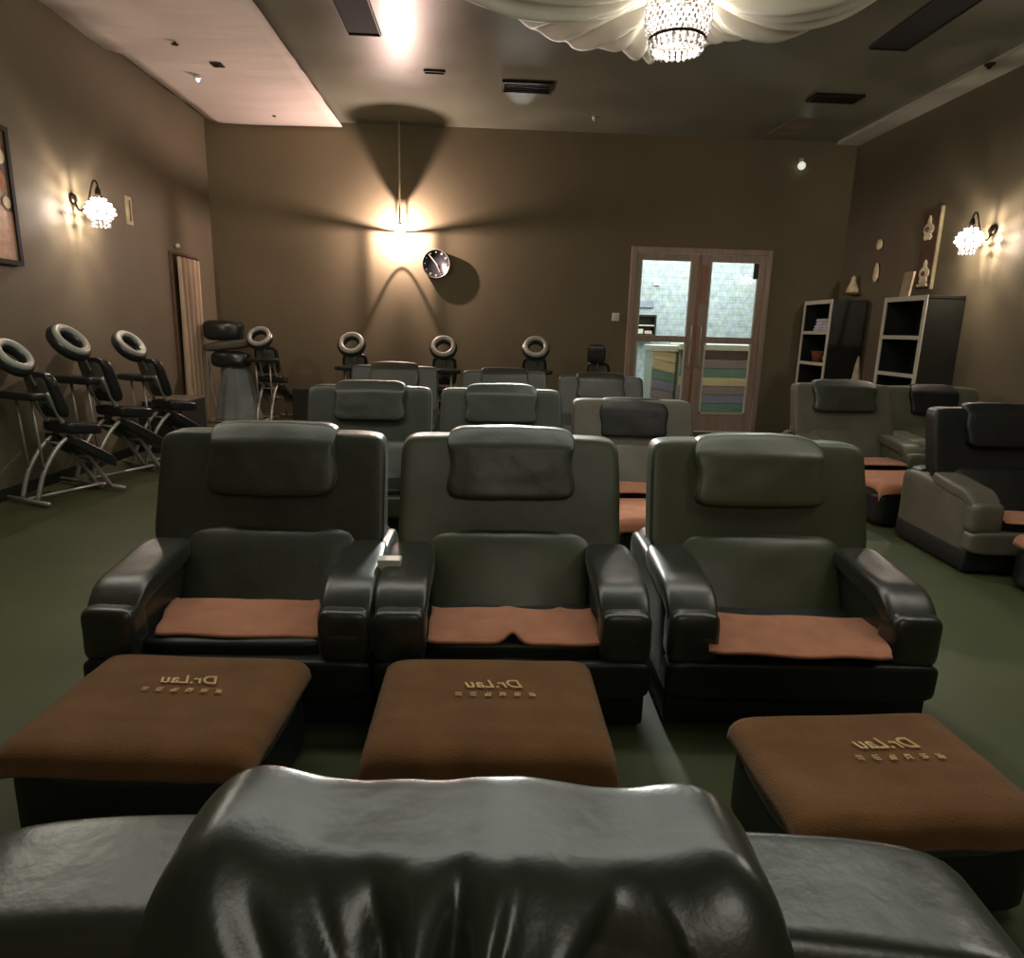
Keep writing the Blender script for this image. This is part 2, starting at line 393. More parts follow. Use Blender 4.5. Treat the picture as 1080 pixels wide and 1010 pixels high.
# ------------------------------------------------------------------ recliner chairs
G_TOWEL = 'towels laid on seats and footstools'
def recliner(x, y, rz, label, mats=None, top=1.03, recline=0.0, seed=1, front=False, pw=0.54, pill_dx=0.0, pill_drop=0.0, detail=14):
    mb, mp_, ma, ms = mats or (M_leather, M_leather, M_leather, M_dark)
    t = thing('recliner_chair', label, 'chair', (x, y, 0), rz)
    bt = 0.10  # thickness
    ht = top - 0.53
    def fb(v):
        k = (v.z - 0.53) / 0.5
        yy = v.y - 0.15 + 0.15 * k + recline * max(0, k)
        yy += 0.05 * (abs(v.x) / 0.49) ** 2 * -0.6          # wings curve gently forwards
        xx = v.x * (1 - 0.02 * k * k)
        if k < 0.12: xx *= 0.9 + 0.1 * max(0, k + 0.06) / 0.18
        return Vector((xx, yy, v.z))
    obj('backrest', soft((0, 0.03, 0.53 + ht / 2), (0.98, 0.14, ht), 14, detail + 8, fb, 0.004, 3.5, seed), mb, t)
    def fl(v):
        k = (v.z - 0.30) / 0.34
        yy = v.y + 0.20 * k - 0.03 * math.cos(min(1, abs(v.x) / 0.36) * PI / 2)
        return Vector((v.x * (0.92 + 0.1 * k), yy, v.z))
    obj('lumbar_cushion', soft((0, -0.29, 0.46), (0.74, 0.16, 0.34), 7, detail, fl, 0.01, 4, seed + 3), mb, t)
    # head pillow: hangs over the front of the back and slumps over its top edge
    def fp(v):
        k = (v.z - 0.76) / 0.32
        yy = v.y - 0.185 + 0.15 * (v.z - 0.53) / 0.5 + recline * max(0, k + .4)
        if k > 0.75: yy += (k - 0.75) * 0.22
        zz = v.z + (top - 1.03) - pill_drop - 0.02 * (v.x / 0.27) ** 2 * max(0, k - 0.5)
        w = 1 + 0.03 * math.sin(v.z * 30 + seed)
        return Vector((v.x * w + pill_dx, yy, zz))
    if front:
        def fpf(v):
            k = (v.z - 0.53) / 0.5
            q = Vector((0.008 + v.x * (1.0 - 0.07 * min(1, max(0, (v.z - 0.86) / 0.16))), v.y - 0.20 + 0.15 * k, v.z + 0.045))
            cx, cz = -0.025, 0.905
            dx, dz = v.x - cx, v.z - cz
            rr = math.hypot(dx, dz); th = math.atan2(dz, dx)
            fy = min(1, max(0, (0.06 - v.y) / 0.05)) * min(1, max(0, (1.07 - v.z) / 0.05))
            if fy > 0:
                env = fy * min(1, rr / 0.04) * max(0, 1 - rr / 0.23) ** 0.4 if rr < 0.23 else 0
                f1 = noise.noise(Vector((th * 3.4, rr * 2, 1.3))) + 0.55 * noise.noise(Vector((th * 8.0, rr * 3, 5.3)))
                f1 = math.copysign(abs(f1) ** 0.8, f1)
                q.y -= 0.052 * env * f1
                q.y += fy * 0.045 * math.exp(-(rr / 0.05) ** 2)
            up = max(0, (v.z - 0.97) / 0.09)
            q.y += 0.03 * up * up
            q.z += (0.005 * math.sin(v.x * 23 + 1) + 0.014 * math.exp(-((abs(v.x + 0.0) - 0.215) / 0.05) ** 2)) * min(1, up)
            return q
        obj('head_pillow', soft((0.0, 0.0, 0.90), (0.525, 0.13, 0.32), 7, 110, fpf, 0.004, 7, seed), mp_, t)
    else:
        obj('head_pillow', soft((0, -0.025, 0.925), (pw, 0.085, 0.30), 9, detail + 8, fp, 0.005, 6, seed + 5), mp_, t)
    # arms: side panel to the floor and a sloping padded top that rolls over the front
    for s in (-1, 1):
        def fa(v, s=s):
            k = (v.z - 0.03) / 0.5
            yk = (v.y + 0.25)                      # -0.45 .. 0.45
            ztop = 0.50 + 0.05 * (v.y + 0.68) / 0.6 if v.y > -0.68 else 0.5
            ztop = min(ztop, 0.55)
            z = 0.03 + k * (ztop - 0.03)
            return Vector((v.x + s * 0.01 * k, v.y + 0.04 * k * (v.y < -0.6), z))
        a = obj('armrest', soft((s * 0.42, -0.25, 0.28), (0.165, 0.86, 0.50), 10, detail, fa, 0.004, 5, seed + s), ma, t)
        def fr(v, s=s):
            z = v.z + 0.06 * (v.y + 0.68) / 0.6
            if v.y < -0.56: z -= ((-0.56 - v.y) / 0.16) ** 2 * 0.10
            return Vector((v.x, v.y, z))
        obj('arm_pad', soft((s * 0.42, -0.46, 0.505), (0.20, 0.56, 0.09), 5, detail, fr, 0.005, 6, seed + 2 * s), ma, a)
        obj('arm_front', soft((s * 0.42, -0.675, 0.385), (0.195, 0.13, 0.21), 5, detail, None, 0.004, 6, seed + 4 * s), ma, a)
    obj('seat_cushion', soft((0, -0.44, 0.305), (0.72, 0.52, 0.11), 7, detail, None, 0.004, 5, seed + 7), ms, t)
    obj('front_apron', soft((0, -0.69, 0.225), (1.035, 0.13, 0.155), 8, detail, None, 0.004, 5, seed + 8), ms if ma is M_leather_shade else ma, t)
    obj('base', bbox(-0.51, 0.51, -0.70, 0.16, 0.02, 0.16, 0.012), M_plinth, t)
    obj('rear_panel', soft((0, 0.08, 0.30), (0.98, 0.16, 0.56), 10, 10), ms, t)
    return t

def footstool(x, y, rz, label, w=0.66, d=0.54, top=0.325, m=M_leather):
    t = thing('footstool', label, 'footstool', (x, y, 0), rz)
    obj('padded_top', soft((0, 0, top - 0.07), (w, d, 0.14), 5, 14, None, 0.004, 5, int(x * 10)), m, t)
    obj('body', soft((0, 0.0, (top - 0.10) / 2 + 0.02), (w - 0.01, d - 0.01, top - 0.10), 14, 10), M_dark, t)
    for sx in (-1, 1):
        for sy in (-1, 1): obj('foot', bbox(sx * (w / 2 - 0.08) - 0.02, sx * (w / 2 - 0.08) + 0.02, sy * (d / 2 - 0.08) - 0.02, sy * (d / 2 - 0.08) + 0.02, 0, 0.03), M_plinth, t, False)
    return t

def seat_towel(x, y, rz, label, w=0.62, d=0.32, z=0.372, seed=0, skew=0.0, pinch=0.0):
    def fn(u, v):
        X = (u - 0.5) * w; Y = (v - 0.5) * d
        Z = z + 0.006 * noise.noise(Vector((X * 7, Y * 9, seed))) + 0.004 * math.sin(u * 3 + seed)
        if pinch:
            g = math.exp(-((X + 0.02) / 0.035) ** 2)
            Z += pinch * g * (0.25 + 0.75 * (1 - v)); Y += 0.03 * g * (v < 0.3) * (0.3 - v) * 3
            Z += 0.010 * math.exp(-((X - 0.1 - 0.2 * (v - .5)) / 0.02) ** 2)
        X += skew * (0.5 - v) * d + 0.012 * noise.noise(Vector((seed, v * 3, u * 2)))
        Y += 0.014 * noise.noise(Vector((u * 3, seed, v)))
        if v < 0.06: Z -= 0.006
        # slight curling edge
        e = min(u, 1 - u)
        if e < 0.05: Z += 0.006 * (0.05 - e) / 0.05
        return Vector((X, Y, Z))
    o = obj('seat_towel', sheet(fn, 36, 22, 0.012), M_towel)
    o.location = (x, y, 0); o.rotation_euler = (0, 0, rz)
    tag(o, label, 'towel', G_TOWEL); return o

def pseudo_glyph(bm, cx, cy, s, rnd):
    st = s * 0.13
    def h(y, a, b): box(bm, cx + a * s, cx + b * s, cy + y * s - st / 2, cy + y * s + st / 2, 0, 0.0006)
    def vv(x, a, b): box(bm, cx + x * s - st / 2, cx + x * s + st / 2, cy + a * s, cy + b * s, 0, 0.0006)
    for yy in rnd.sample([-0.4, -0.2, 0, 0.2, 0.4], 3): h(yy, -0.42, 0.42)
    for xx in rnd.sample([-0.35, 0, 0.35], 2): vv(xx, -0.45, 0.45)

def lettering(parent, cx, cy, cz, rz, size, faded=False):
    cu = bpy.data.curves.new('script_text', 'FONT'); cu.body = 'Dr.Lau'; cu.size = size; cu.align_x = 'CENTER'; cu.shear = 0.35
    cu.extrude = 0.0003; cu.offset = size * 0.012
    ob = bpy.data.objects.new('tmp_text', cu); C.objects.link(ob)
    dg = bpy.context.evaluated_depsgraph_get()
    me = bpy.data.meshes.new_from_object(ob.evaluated_get(dg))
    bpy.data.objects.remove(ob)
    bm = bmesh.new(); bm.from_mesh(me)
    for v in bm.verts: v.co.x *= -1                       # the towel shows its lettering reversed
    rnd = random.Random(3)
    for i in range(6):
        pseudo_glyph(bm, (i - 2.5) * size * 0.70, -size * 0.62, size * 0.36, rnd)
    o = obj('embroidery', bm, M_thread, parent, False)
    o.location = (cx, cy, cz); o.rotation_euler = (0, 0, rz)
    return o

def stool_towel(x, y, rz, label, w=0.66, d=0.54, top=0.325, seed=0, front=0.07, side=0.05, letters=True, lx=0, ly=0.04, m=None):
    W = w / 2 + side; D0 = -d / 2 - front; D1 = d / 2 - 0.02
    def fn(u, v):
        X = (u - 0.5) * 2 * W; Y = D0 + v * (D1 - D0)
        hw, hd = w / 2 - 0.01, d / 2 - 0.01
        ox = max(0, abs(X) - hw); oy = max(0, -Y - hd)
        Z = top + 0.018 - (ox + oy * 1.0)
        sx = math.copysign(1, X)
        if ox: X = sx * (hw + 0.18 * ox + 0.02 * math.sin(min(1, ox / 0.03) * PI / 2))
        if oy: Y = -(hd + 0.15 * oy + 0.022 * math.sin(min(1, oy / 0.03) * PI / 2))
        # rounded pad edges
        ex = max(0, (abs(X) - hw + 0.07) / 0.07); ey = max(0, (-Y - hd + 0.07) / 0.07)
        Z -= 0.010 * min(1, ex) ** 2 + 0.010 * min(1, ey) ** 2
        Z += 0.004 * noise.noise(Vector((X * 5, Y * 6, seed))) + 0.006 * max(0, noise.noise(Vector((X * 3 + seed, Y * 14, 3.3)))) 
        if oy: Y -= 0.012 * noise.noise(Vector((X * 8, seed, 1)))
        return Vector((X, Y, Z))
    o = obj('footstool_towel', sheet(fn, 44, 40, 0.008), m or M_towel_b)
    o.location = (x, y, 0); o.rotation_euler = (0, 0, rz)
    tag(o, label, 'towel', G_TOWEL)
    if letters: lettering(o, lx, ly, top + 0.0265, letters if isinstance(letters, float) else 0, 0.068)
    return o

# row in the middle of the picture
recliner(-0.92, 3.0, 0, 'dark green-black recliner, left of the three in the nearest full row', mats=(M_leather, M_leather, M_leather_shade, M_dark), seed=1)
recliner(0.12, 3.0, 0, 'dark green-black recliner in the middle of the nearest full row', mats=(M_leather_lit, M_leather, M_leather_shade, M_dark), seed=2, pw=0.55)
recliner(1.24, 3.0, R(-1.5), 'dark green-black recliner, right of the three in the nearest full row', mats=(M_leather_lit, M_leather_lit, M_leather_shade, M_dark), seed=3, pw=0.57, pill_drop=0.015)
seat_towel(-0.94, 2.49, 0, 'orange-brown towel on the seat of the left recliner in the nearest row', seed=1, w=0.60, skew=0.25)
seat_towel(0.13, 2.44, R(1), 'pinched orange-brown towel on the seat of the middle recliner', seed=2, w=0.66, d=0.30, pinch=0.03)
seat_towel(1.23, 2.38, R(-5), 'orange-brown towel on the seat of the right recliner in the nearest row', seed=4, w=0.66, d=0.34, skew=-0.25)
footstool(-0.98, 1.955, R(-3), 'dark footstool before the left recliner, under a brown towel', w=0.70)
footstool(0.03, 1.945, 0, 'dark footstool before the middle recliner, under a brown towel', w=0.70)
footstool(1.13, 1.64, R(2), 'dark footstool before the right recliner, set nearest the camera', w=0.66, d=0.46)
stool_towel(-0.98, 1.955, R(-3), 'brown towel with cream lettering on the leftmost footstool', w=0.70, seed=1, lx=0.03, ly=0.06)
stool_towel(0.03, 1.945, 0, 'brown towel with cream lettering on the middle footstool', w=0.70, seed=2, front=0.09, side=0.07, lx=0.02, ly=0.05)
stool_towel(1.13, 1.64, R(2), 'brown towel with creased cream lettering on the right footstool', w=0.66, d=0.46, seed=5, lx=0.06, ly=0.03)
tag(obj('paper_card', bbox(-0.045, 0.045, -0.03, 0.03, 0, 0.05, 0.003), M_plastic, None, False, (-0.37, 2.56, 0.545)), 'small white card standing between left and middle recliners', 'card')

# the recliner right under the camera
recliner(-0.012, 0.495, R(-2.6), 'nearest recliner at the bottom edge, glossy wrinkled head pillow', mats=(M_leather_s, M_leather_s, M_leather_s, M_dark), seed=11, top=1.026, front=True, detail=20)

# second row
lt = (M_leather, M_leather, M_leather, M_dark)
recliner(-0.91, 5.42, 0, 'dark olive recliner in second row below the hanging lamp', seed=21)
recliner(0.13, 5.42, 0, 'dark recliner in second row behind the middle front recliner', seed=22, pw=0.56)
recliner(1.19, 5.42, R(2), 'taupe-backed recliner with dark pillow before the glazed door', mats=(M_taupe, M_dark, M_taupe, M_dark), top=0.97, pill_drop=0.03, seed=23)
seat_towel(1.19, 4.85, 0, 'orange-brown towel on the seat of the taupe-backed recliner', seed=8)
footstool(1.19, 4.35, 0, 'dark footstool before the taupe-backed recliner')
stool_towel(1.19, 4.35, 0, 'brown towel over the footstool of the taupe-backed recliner', seed=9, letters=False, m=M_towel)
# third row
recliner(-1.03, 7.75, 0, 'far dark recliner in third row, left end near hanging lamp', seed=31, top=1.06, detail=8)
recliner(0.22, 7.75, 0, 'far dark recliner in third row, middle one', seed=32, detail=8)
recliner(1.32, 7.75, 0, 'far dark recliner in third row, beside the glazed door', seed=33, detail=8, top=1.0)
# right-hand group
recliner(3.52, 6.55, 0, 'olive-brown recliner with slumped glossy pillow by the small shelf', mats=(M_taupe, M_leather, M_grey, M_dark), top=1.06, seed=41, pw=0.62, pill_drop=-0.0)
recliner(4.66, 6.9, 0, 'pale grey-green recliner with dark pillow before the tall shelf', mats=(M_grey, M_dark, M_grey, M_dark), seed=42, pw=0.5, pill_drop=0.02)
recliner(3.72, 4.72, R(-4), 'dark recliner with taupe side panel at right edge', mats=(M_dark, M_dark, M_taupe, M_dark), seed=43)
seat_towel(3.52, 5.95, 0, 'orange-brown towel on the seat of the olive-brown recliner', seed=12, z=0.40)
footstool(3.52, 5.38, 0, 'dark footstool before the olive-brown recliner', top=0.36)
stool_towel(3.52, 5.38, 0, 'orange-brown towel over the footstool of the olive-brown recliner', seed=13, letters=False, top=0.36, m=M_towel)
seat_towel(3.68, 4.15, R(-4), 'orange-brown towel on the seat of the recliner at right edge', seed=14)
footstool(3.64, 3.60, R(-4), 'dark footstool at the right edge of the picture')
stool_towel(3.64, 3.60, R(-4), 'orange-brown towel over the footstool at the right edge', seed=15, letters=False, m=M_towel)

# ------------------------------------------------------------------ massage chairs
G_MC = 'massage chairs with ring shaped face cradles'
def massage_chair(x, y, rz, label, s=1.0, ring=True, tilt_deg=-48):
    """local +x runs from the face ring to the rear foot bar; origin on the floor under the middle"""
    t = thing('massage_chair', label, 'massage chair', (x, y, 0), rz)
    t.scale = (s, s, s)
    mr = Matrix.Rotation(R(tilt_deg), 4, 'Y') if tilt_deg < 0 else Matrix.Rotation(R(tilt_deg), 4, 'X') @ Matrix.Rotation(R(10), 4, 'Y')
    nv = mr @ Vector((0, 0, 0.042))
    if ring:
        obj('face_cradle', torus(bmesh.new(), 0.145, 0.135, 0.055, (-0.40, 0, 1.24), mr), M_pad, t)
        obj('cradle_rim', torus(bmesh.new(), 0.145, 0.135, 0.032, (-0.40 + nv.x, nv.y, 1.24 + nv.z), mr), M_rim, t)
    else:
        obj('face_cradle', soft((-0.38, 0, 1.24), (0.12, 0.26, 0.26), 5, 10), M_pad, t)
    bm = bmesh.new(); tube(bm, smoothpath([(-0.36, 0, 1.2), (-0.27, 0, 1.13), (-0.20, 0, 1.0)]), 0.014)
    tube(bm, smoothpath([(-0.34, 0.09, 1.2), (-0.30, 0.04, 1.15), (-0.27, 0, 1.12)]), 0.009)
    tube(bm, smoothpath([(-0.34, -0.09, 1.2), (-0.30, -0.04, 1.15), (-0.27, 0, 1.12)]), 0.009)
    obj('cradle_arm', bm, M_metal, t)
    def tilt(v):
        return Vector((v.x + (v.z - 0.9) * -0.35, v.y, v.z))
    obj('chest_pad', soft((-0.10, 0, 0.92), (0.12, 0.34, 0.40), 5, 12, tilt), M_pad, t)
    obj('pad_shell', soft((-0.145, 0, 0.93), (0.03, 0.27, 0.30), 6, 8, tilt), M_padgrey, t)
    obj('arm_shelf', soft((-0.36, 0, 0.93), (0.17, 0.48, 0.07), 5, 12), M_pad, t)
    obj('seat_pad', soft((0.13, 0, 0.62), (0.42, 0.38, 0.11), 5, 12, lambda v: Vector((v.x, v.y, v.z - (v.x - 0.1) * 0.12))), M_pad, t)
    for sy in (-1, 1):
        obj('knee_pad', soft((0.20, sy * 0.13, 0.40), (0.48, 0.17, 0.11), 5, 12, lambda v: Vector((v.x, v.y, v.z - (v.x - 0.2) * 0.55))), M_pad, t)
    bm = bmesh.new()
    for sy in (-0.10, 0.10):
        tube(bm, smoothpath([(0.40, sy, 0.05), (0.20, sy, 0.34), (-0.02, sy, 0.62), (-0.18, sy, 0.95)]), 0.021)
        tube(bm, smoothpath([(-0.40, sy, 0.05), (-0.30, sy, 0.28), (-0.10, sy, 0.50), (0.14, sy, 0.60)]), 0.021)
        tube(bm, [(-0.30, sy, 0.28), (-0.34, sy, 0.9)], 0.012)
    tube(bm, [(-0.42, 0, 0.05), (0.42, 0, 0.05)], 0.014)
    tube(bm, [(-0.1, -0.1, 0.5), (-0.1, 0.1, 0.5)], 0.012); tube(bm, [(0.2, -0.1, 0.34), (0.2, 0.1, 0.34)], 0.012)
    obj('frame', bm, M_metal, t)
    for sx in (-0.42, 0.42):
        obj('foot_bar', tube(bmesh.new(), [(sx, -0.27, 0.035), (sx, 0.27, 0.035)], 0.02), M_metal, t)
    return t
def mc_between(rx, ry, bx, by, s, label, **k):
    """ring over (rx, ry), rear bar at (bx, by)"""
    a = math.atan2(by - ry, bx - rx)
    t = massage_chair((rx + bx) / 2, (ry + by) / 2, a, label, s, tilt_deg=46, **k)
    t.scale.x = math.hypot(bx - rx, by - ry) / 0.84
    return t
mc_between(-3.70, 5.42, -3.42, 6.02, 0.95, 'massage chair cut off by the left edge of the picture')
mc_between(-3.66, 6.10, -3.36, 6.80, 1.03, 'massage chair under the left wall lamp, large tilted face ring')
mc_between(-3.58, 6.95, -3.22, 7.55, 0.99, 'massage chair by left wall nearest the beige curtain, second pad beside its ring')
t = massage_chair(-3.02, 9.62, R(90), 'massage chair on the pale corner platform, grey cloth beside it', 0.93); t.location.z = 0.14
massage_chair(-1.80, 9.55, R(92), 'massage chair by back wall, leftmost of those behind the recliners', 1.0)
massage_chair(-0.57, 9.55, R(90), 'massage chair by back wall under the round clock', 0.99)
massage_chair(0.68, 9.55, R(88), 'massage chair by back wall midway between clock and door', 1.01)
massage_chair(1.63, 9.55, R(70), 'massage chair with solid dark headrest left of the glazed door', 0.97, ring=False)
# sheet covered chair in the back left corner
t = thing('covered_massage_chair', 'massage chair draped in grey-blue sheet with wide dark headrest by curtain', 'massage chair', (-3.56, 9.45, 0.14))
obj('headrest', soft((-0.0, 0, 1.24), (0.52, 0.26, 0.27), 4, 14, None, 0.02, 4, 2), M_pad, t)
obj('shoulder_pad', soft((0.04, 0, 1.04), (0.6, 0.3, 0.13), 4, 12, lambda v: Vector((v.x, v.y, v.z + v.x * 0.12)), 0.015, 5, 3), M_taupe, t)
obj('chest_pad', soft((0.08, -0.02, 0.86), (0.5, 0.3, 0.22), 4, 12, None, 0.02, 5, 3), M_pad, t)
def cov(u, v):
    a = -PI * 0.1 + u * PI * 1.2 + PI; r = 0.17 + 0.16 * v + 0.02 * math.sin(a * 9) * v
    return Vector((0.12 + r * math.cos(a) * 0.95, 0.03 + r * math.sin(a) * 0.7, 0.8 - v * 0.78))
obj('draped_sheet', sheet(cov, 70, 20, 0.008), M_bluecloth, t)
bm = bmesh.new(); tube(bm, smoothpath([(-0.2, -0.05, 1.0), (-0.2, -0.05, 0.5), (-0.1, -0.05, 0.02)]), 0.018)
tube(bm, [(-0.22, -0.2, 0.02), (0.22, -0.2, 0.02)], 0.018)
obj('frame', bm, M_metal, t)
# boxes at the back left
t = thing('storage_box', 'dark storage box with pale rim below the beige curtain', 'box', (-3.66, 8.05, 0))
obj('box_body', bbox(-0.22, 0.22, -0.33, 0.33, 0, 0.58, 0.01), M_cabdark, t, False); obj('box_lid', bbox(-0.23, 0.23, -0.34, 0.34, 0.58, 0.605, 0.008), M_taupe, t, False)
t = thing('low_cabinet', 'low dark cabinet with pale wooden side in the back left corner', 'cabinet', (-2.42, 9.92, 0.14))
obj('carcass', bbox(-0.34, 0.1, -0.2, 0.2, 0, 0.45, 0.008), M_cabdark, t, False); obj('side_board', bbox(0.1, 0.15, -0.22, 0.2, 0, 0.47, 0.006), M_frame, t, False)

# ------------------------------------------------------------------ left wall fittings
t = thing('doorway_curtain', 'beige pleated curtain hanging on the left wall near back corner', 'curtain', (XL, 9.27, 0))
def cur(u, v):
    w = 0.31 - 0.05 * v
    return Vector((0.07 + 0.06 * math.sin(u * PI * 9 + 0.6 * math.sin(u * 7)) * (0.5 + 0.5 * v), -w + u * 2 * w - 0.05 * v, 2.28 - v * 2.2))
obj('cloth', sheet(cur, 80, 12, 0.006), M_curtain, t)
bm = bmesh.new(); box(bm, 0, 0.03, -0.38, 0.38, 2.31, 2.34); box(bm, 0, 0.03, 0.345, 0.38, 0, 2.31); box(bm, 0, 0.03, -0.38, -0.345, 0, 2.31)
obj('opening_frame', bm, M_brownboard, t, False)
obj('rod', tube(bmesh.new(), [(0.06, -0.36, 2.295), (0.06, 0.36, 2.295)], 0.01), M_dmetal, t)
bm = bmesh.new(); bmesh.ops.create_uvsphere(bm, u_segments=12, v_segments=8, radius=0.03)
tag(obj('wall_knob', bm, M_ivory, None, True, (XL + 0.03, 9.1, 2.42)), 'small round ivory knob on wall above the beige curtain', 'sensor')  # plain round knob near the curtain rod, not a sensing device
t = thing('thermometer', 'narrow pale wall thermometer on left wall right of the lamp', 'thermometer', (XL - 0.003, 8.0, 2.66))
obj('plate', bbox(0, 0.02, -0.06, 0.06, -0.15, 0.15, 0.006), M_ivorydim, t, False); obj('tube', tube(bmesh.new(), [(0.025, 0, -0.11), (0.025, 0, 0.11)], 0.008), M_taupe, t)
# picture, plain painted panel at far left
t = thing('framed_picture', 'tall dark framed picture of pale and brown blocks on left wall', 'picture', (XL, 5.58, 2.45))
obj('picture_frame', (lambda b: (box(b, 0, 0.05, -0.5, 0.5, 0.5, 0.54), box(b, 0, 0.05, -0.5, 0.5, -0.54, -0.5), box(b, 0, 0.05, 0.46, 0.5, -0.5, 0.5), box(b, 0, 0.05, -0.5, -0.46, -0.5, 0.5), b)[-1])(bmesh.new()), M_black, t, False)
obj('canvas', bbox(0, 0.03, -0.46, 0.46, -0.5, 0.5), mat('picture_paint', s2l(176, 140, 100), 0.5, col2=s2l(60, 36, 30), nscale=4), t, False)
obj('lower_band', bbox(0.03, 0.034, -0.46, 0.46, -0.5, -0.12), mat('picture_blocks', s2l(196, 150, 116), 0.5, var=0.25, nscale=3, stretch=(1, 5, 5)), t, False)
for yy, zz, ww in ((0.38, 0.3, 0.06), (0.32, 0.12, 0.09), (0.4, -0.05, 0.05)):
    bm = bmesh.new(); bmesh.ops.create_uvsphere(bm, u_segments=14, v_segments=8, radius=ww)
    for v in bm.verts: v.co.x *= 0.08
    obj('painted_spot', bm, M_ivory if ww < 0.08 else M_towel, t, True, (0.035, yy, zz))

# crystal wall lamps
def wall_lamp(x, y, z, s, label):
    """s = +1 when the wall lies on the -x side of the lamp"""
    t = thing('wall_lamp', label, 'lamp', (x, y, z))
    d = -s * 0.25
    bm = bmesh.new(); mr = Matrix.Rotation(R(90), 4, 'Y')
    lathe(bm, [(0.0, -0.012), (0.055, -0.01), (0.045, 0.012), (0.0, 0.016)], 16, (d + s * 0.014, 0, 0.10), mr)
    obj('wall_plate', bm, M_dmetal, t)
    obj('arm', tube(bmesh.new(), smoothpath([(d + s * 0.02, 0, 0.1), (d + s * 0.06, 0, 0.0), (d + s * 0.14, 0, 0.06), (-s * 0.04, 0, 0.26), (0, 0, 0.24), (0, 0, 0.16)]), 0.009), M_dmetal, t)
    obj('finial', lathe(bmesh.new(), [(0.0, 0.24), (0.02, 0.2), (0.03, 0.15), (0.012, 0.12), (0.0, 0.115)], 12), M_dmetal, t)
    bm = bmesh.new()
    for k in range(10):
        a = 2 * PI * k / 10
        tube(bm, [(0.03 * math.cos(a), 0.03 * math.sin(a), 0.13), (0.10 * math.cos(a), 0.10 * math.sin(a), 0.05), (0.135 * math.cos(a), 0.135 * math.sin(a), -0.01), (0.075 * math.cos(a), 0.075 * math.sin(a), -0.075)], 0.007, 6)
    obj('shade_ribs', bm, M_dmetal, t)
    bm = bmesh.new()
    for zz, rr, n in ((0.10, 0.055, 10), (0.06, 0.095, 16), (0.02, 0.118, 20), (-0.02, 0.125, 20), (-0.055, 0.095, 16)):
        for k in range(n):
            a = 2 * PI * (k + 0.5) / n
            r_ = bmesh.ops.create_icosphere(bm, subdivisions=1, radius=0.016)
            for v in r_['verts']: v.co += Vector((rr * math.cos(a), rr * math.sin(a), zz))
    obj('crystal_shade', bm, M_crys2, t, False)
    bm = bmesh.new()
    for k in range(12):
        a = 2 * PI * k / 12
        for q in range(2):
            r_ = bmesh.ops.create_icosphere(bm, subdivisions=1, radius=0.013)
            for v in r_['verts']: v.co = Vector((v.co.x, v.co.y, v.co.z * 1.5)) + Vector((0.075 * math.cos(a), 0.075 * math.sin(a), -0.095 - q * 0.04))
    b = obj('crystal_fringe', bm, M_crys, t, False)
    bm = bmesh.new(); bmesh.ops.create_uvsphere(bm, u_segments=12, v_segments=8, radius=0.026)
    obj('bulb', bm, M_bulb, t, True, (0, 0, 0.0))
    return t
wall_lamp(-3.72, 6.96, 2.50, 1, 'glowing crystal wall lamp on the left wall')
wall_lamp(5.07, 7.25, 2.55, -1, 'glowing crystal wall lamp on the right wall')
light('left_wall_lamp_light', 'POINT', (-3.72, 6.96, 2.50), 60, (1.0, 0.80, 0.66), 0.028)
light('right_wall_lamp_light', 'POINT', (5.07, 7.25, 2.55), 60, (1.0, 0.80, 0.66), 0.028)

# hanging lamp near the back wall: its cap and hoops throw the wedge shadows
LX, LY, LZ = -1.25, 10.09, 2.80
t = thing('hanging_lamp', 'bare bulb lamp hanging on a thin pale rod before the back wall', 'lamp', (LX, LY, LZ))
obj('rod', tube(bmesh.new(), [(0, 0, 0.10), (0, 0, H - LZ)], 0.012), M_ivorydim, t)
obj('cap', lathe(bmesh.new(), [(0.0, 0.14), (0.02, 0.13), (0.05, 0.105), (0.05, 0.10), (0.0, 0.10)], 24), M_dmetal, t)
obj('upper_hoop', torus(bmesh.new(), 0.083, 0.083, 0.007, (0, 0, 0.012), n=32, m=8), M_dmetal, t)
obj('lower_hoop', torus(bmesh.new(), 0.075, 0.075, 0.0045, (0, 0, -0.17), n=32, m=8), M_dmetal, t)
bm = bmesh.new()
for a in (20, 160, 200, 340):
    tube(bm, [(0.082 * math.cos(R(a)), 0.082 * math.sin(R(a)), 0.01), (0.077 * math.cos(R(a)), 0.077 * math.sin(R(a)), -0.17)], 0.0045, 6)
for a in (70, 110):
    tube(bm, [(0.05 * math.cos(R(a)), 0.05 * math.sin(R(a)), 0.10), (0.082 * math.cos(R(a)), 0.082 * math.sin(R(a)), 0.012)], 0.004, 6)
obj('cage_bars', bm, M_dmetal, t)
obj('drop_finial', lathe(bmesh.new(), [(0.0, -0.05), (0.012, -0.07), (0.006, -0.12), (0.02, -0.16), (0.0, -0.19)], 12), M_crystal_glow, t)
bm = bmesh.new(); bmesh.ops.create_uvsphere(bm, u_segments=16, v_segments=10, radius=0.045)
for v in bm.verts: v.co.z *= 1.3
obj('bulb', bm, M_bulb, t)
light('hanging_lamp_light', 'POINT', (LX, LY, LZ), 240, (1.0, 0.71, 0.64), 0.008)

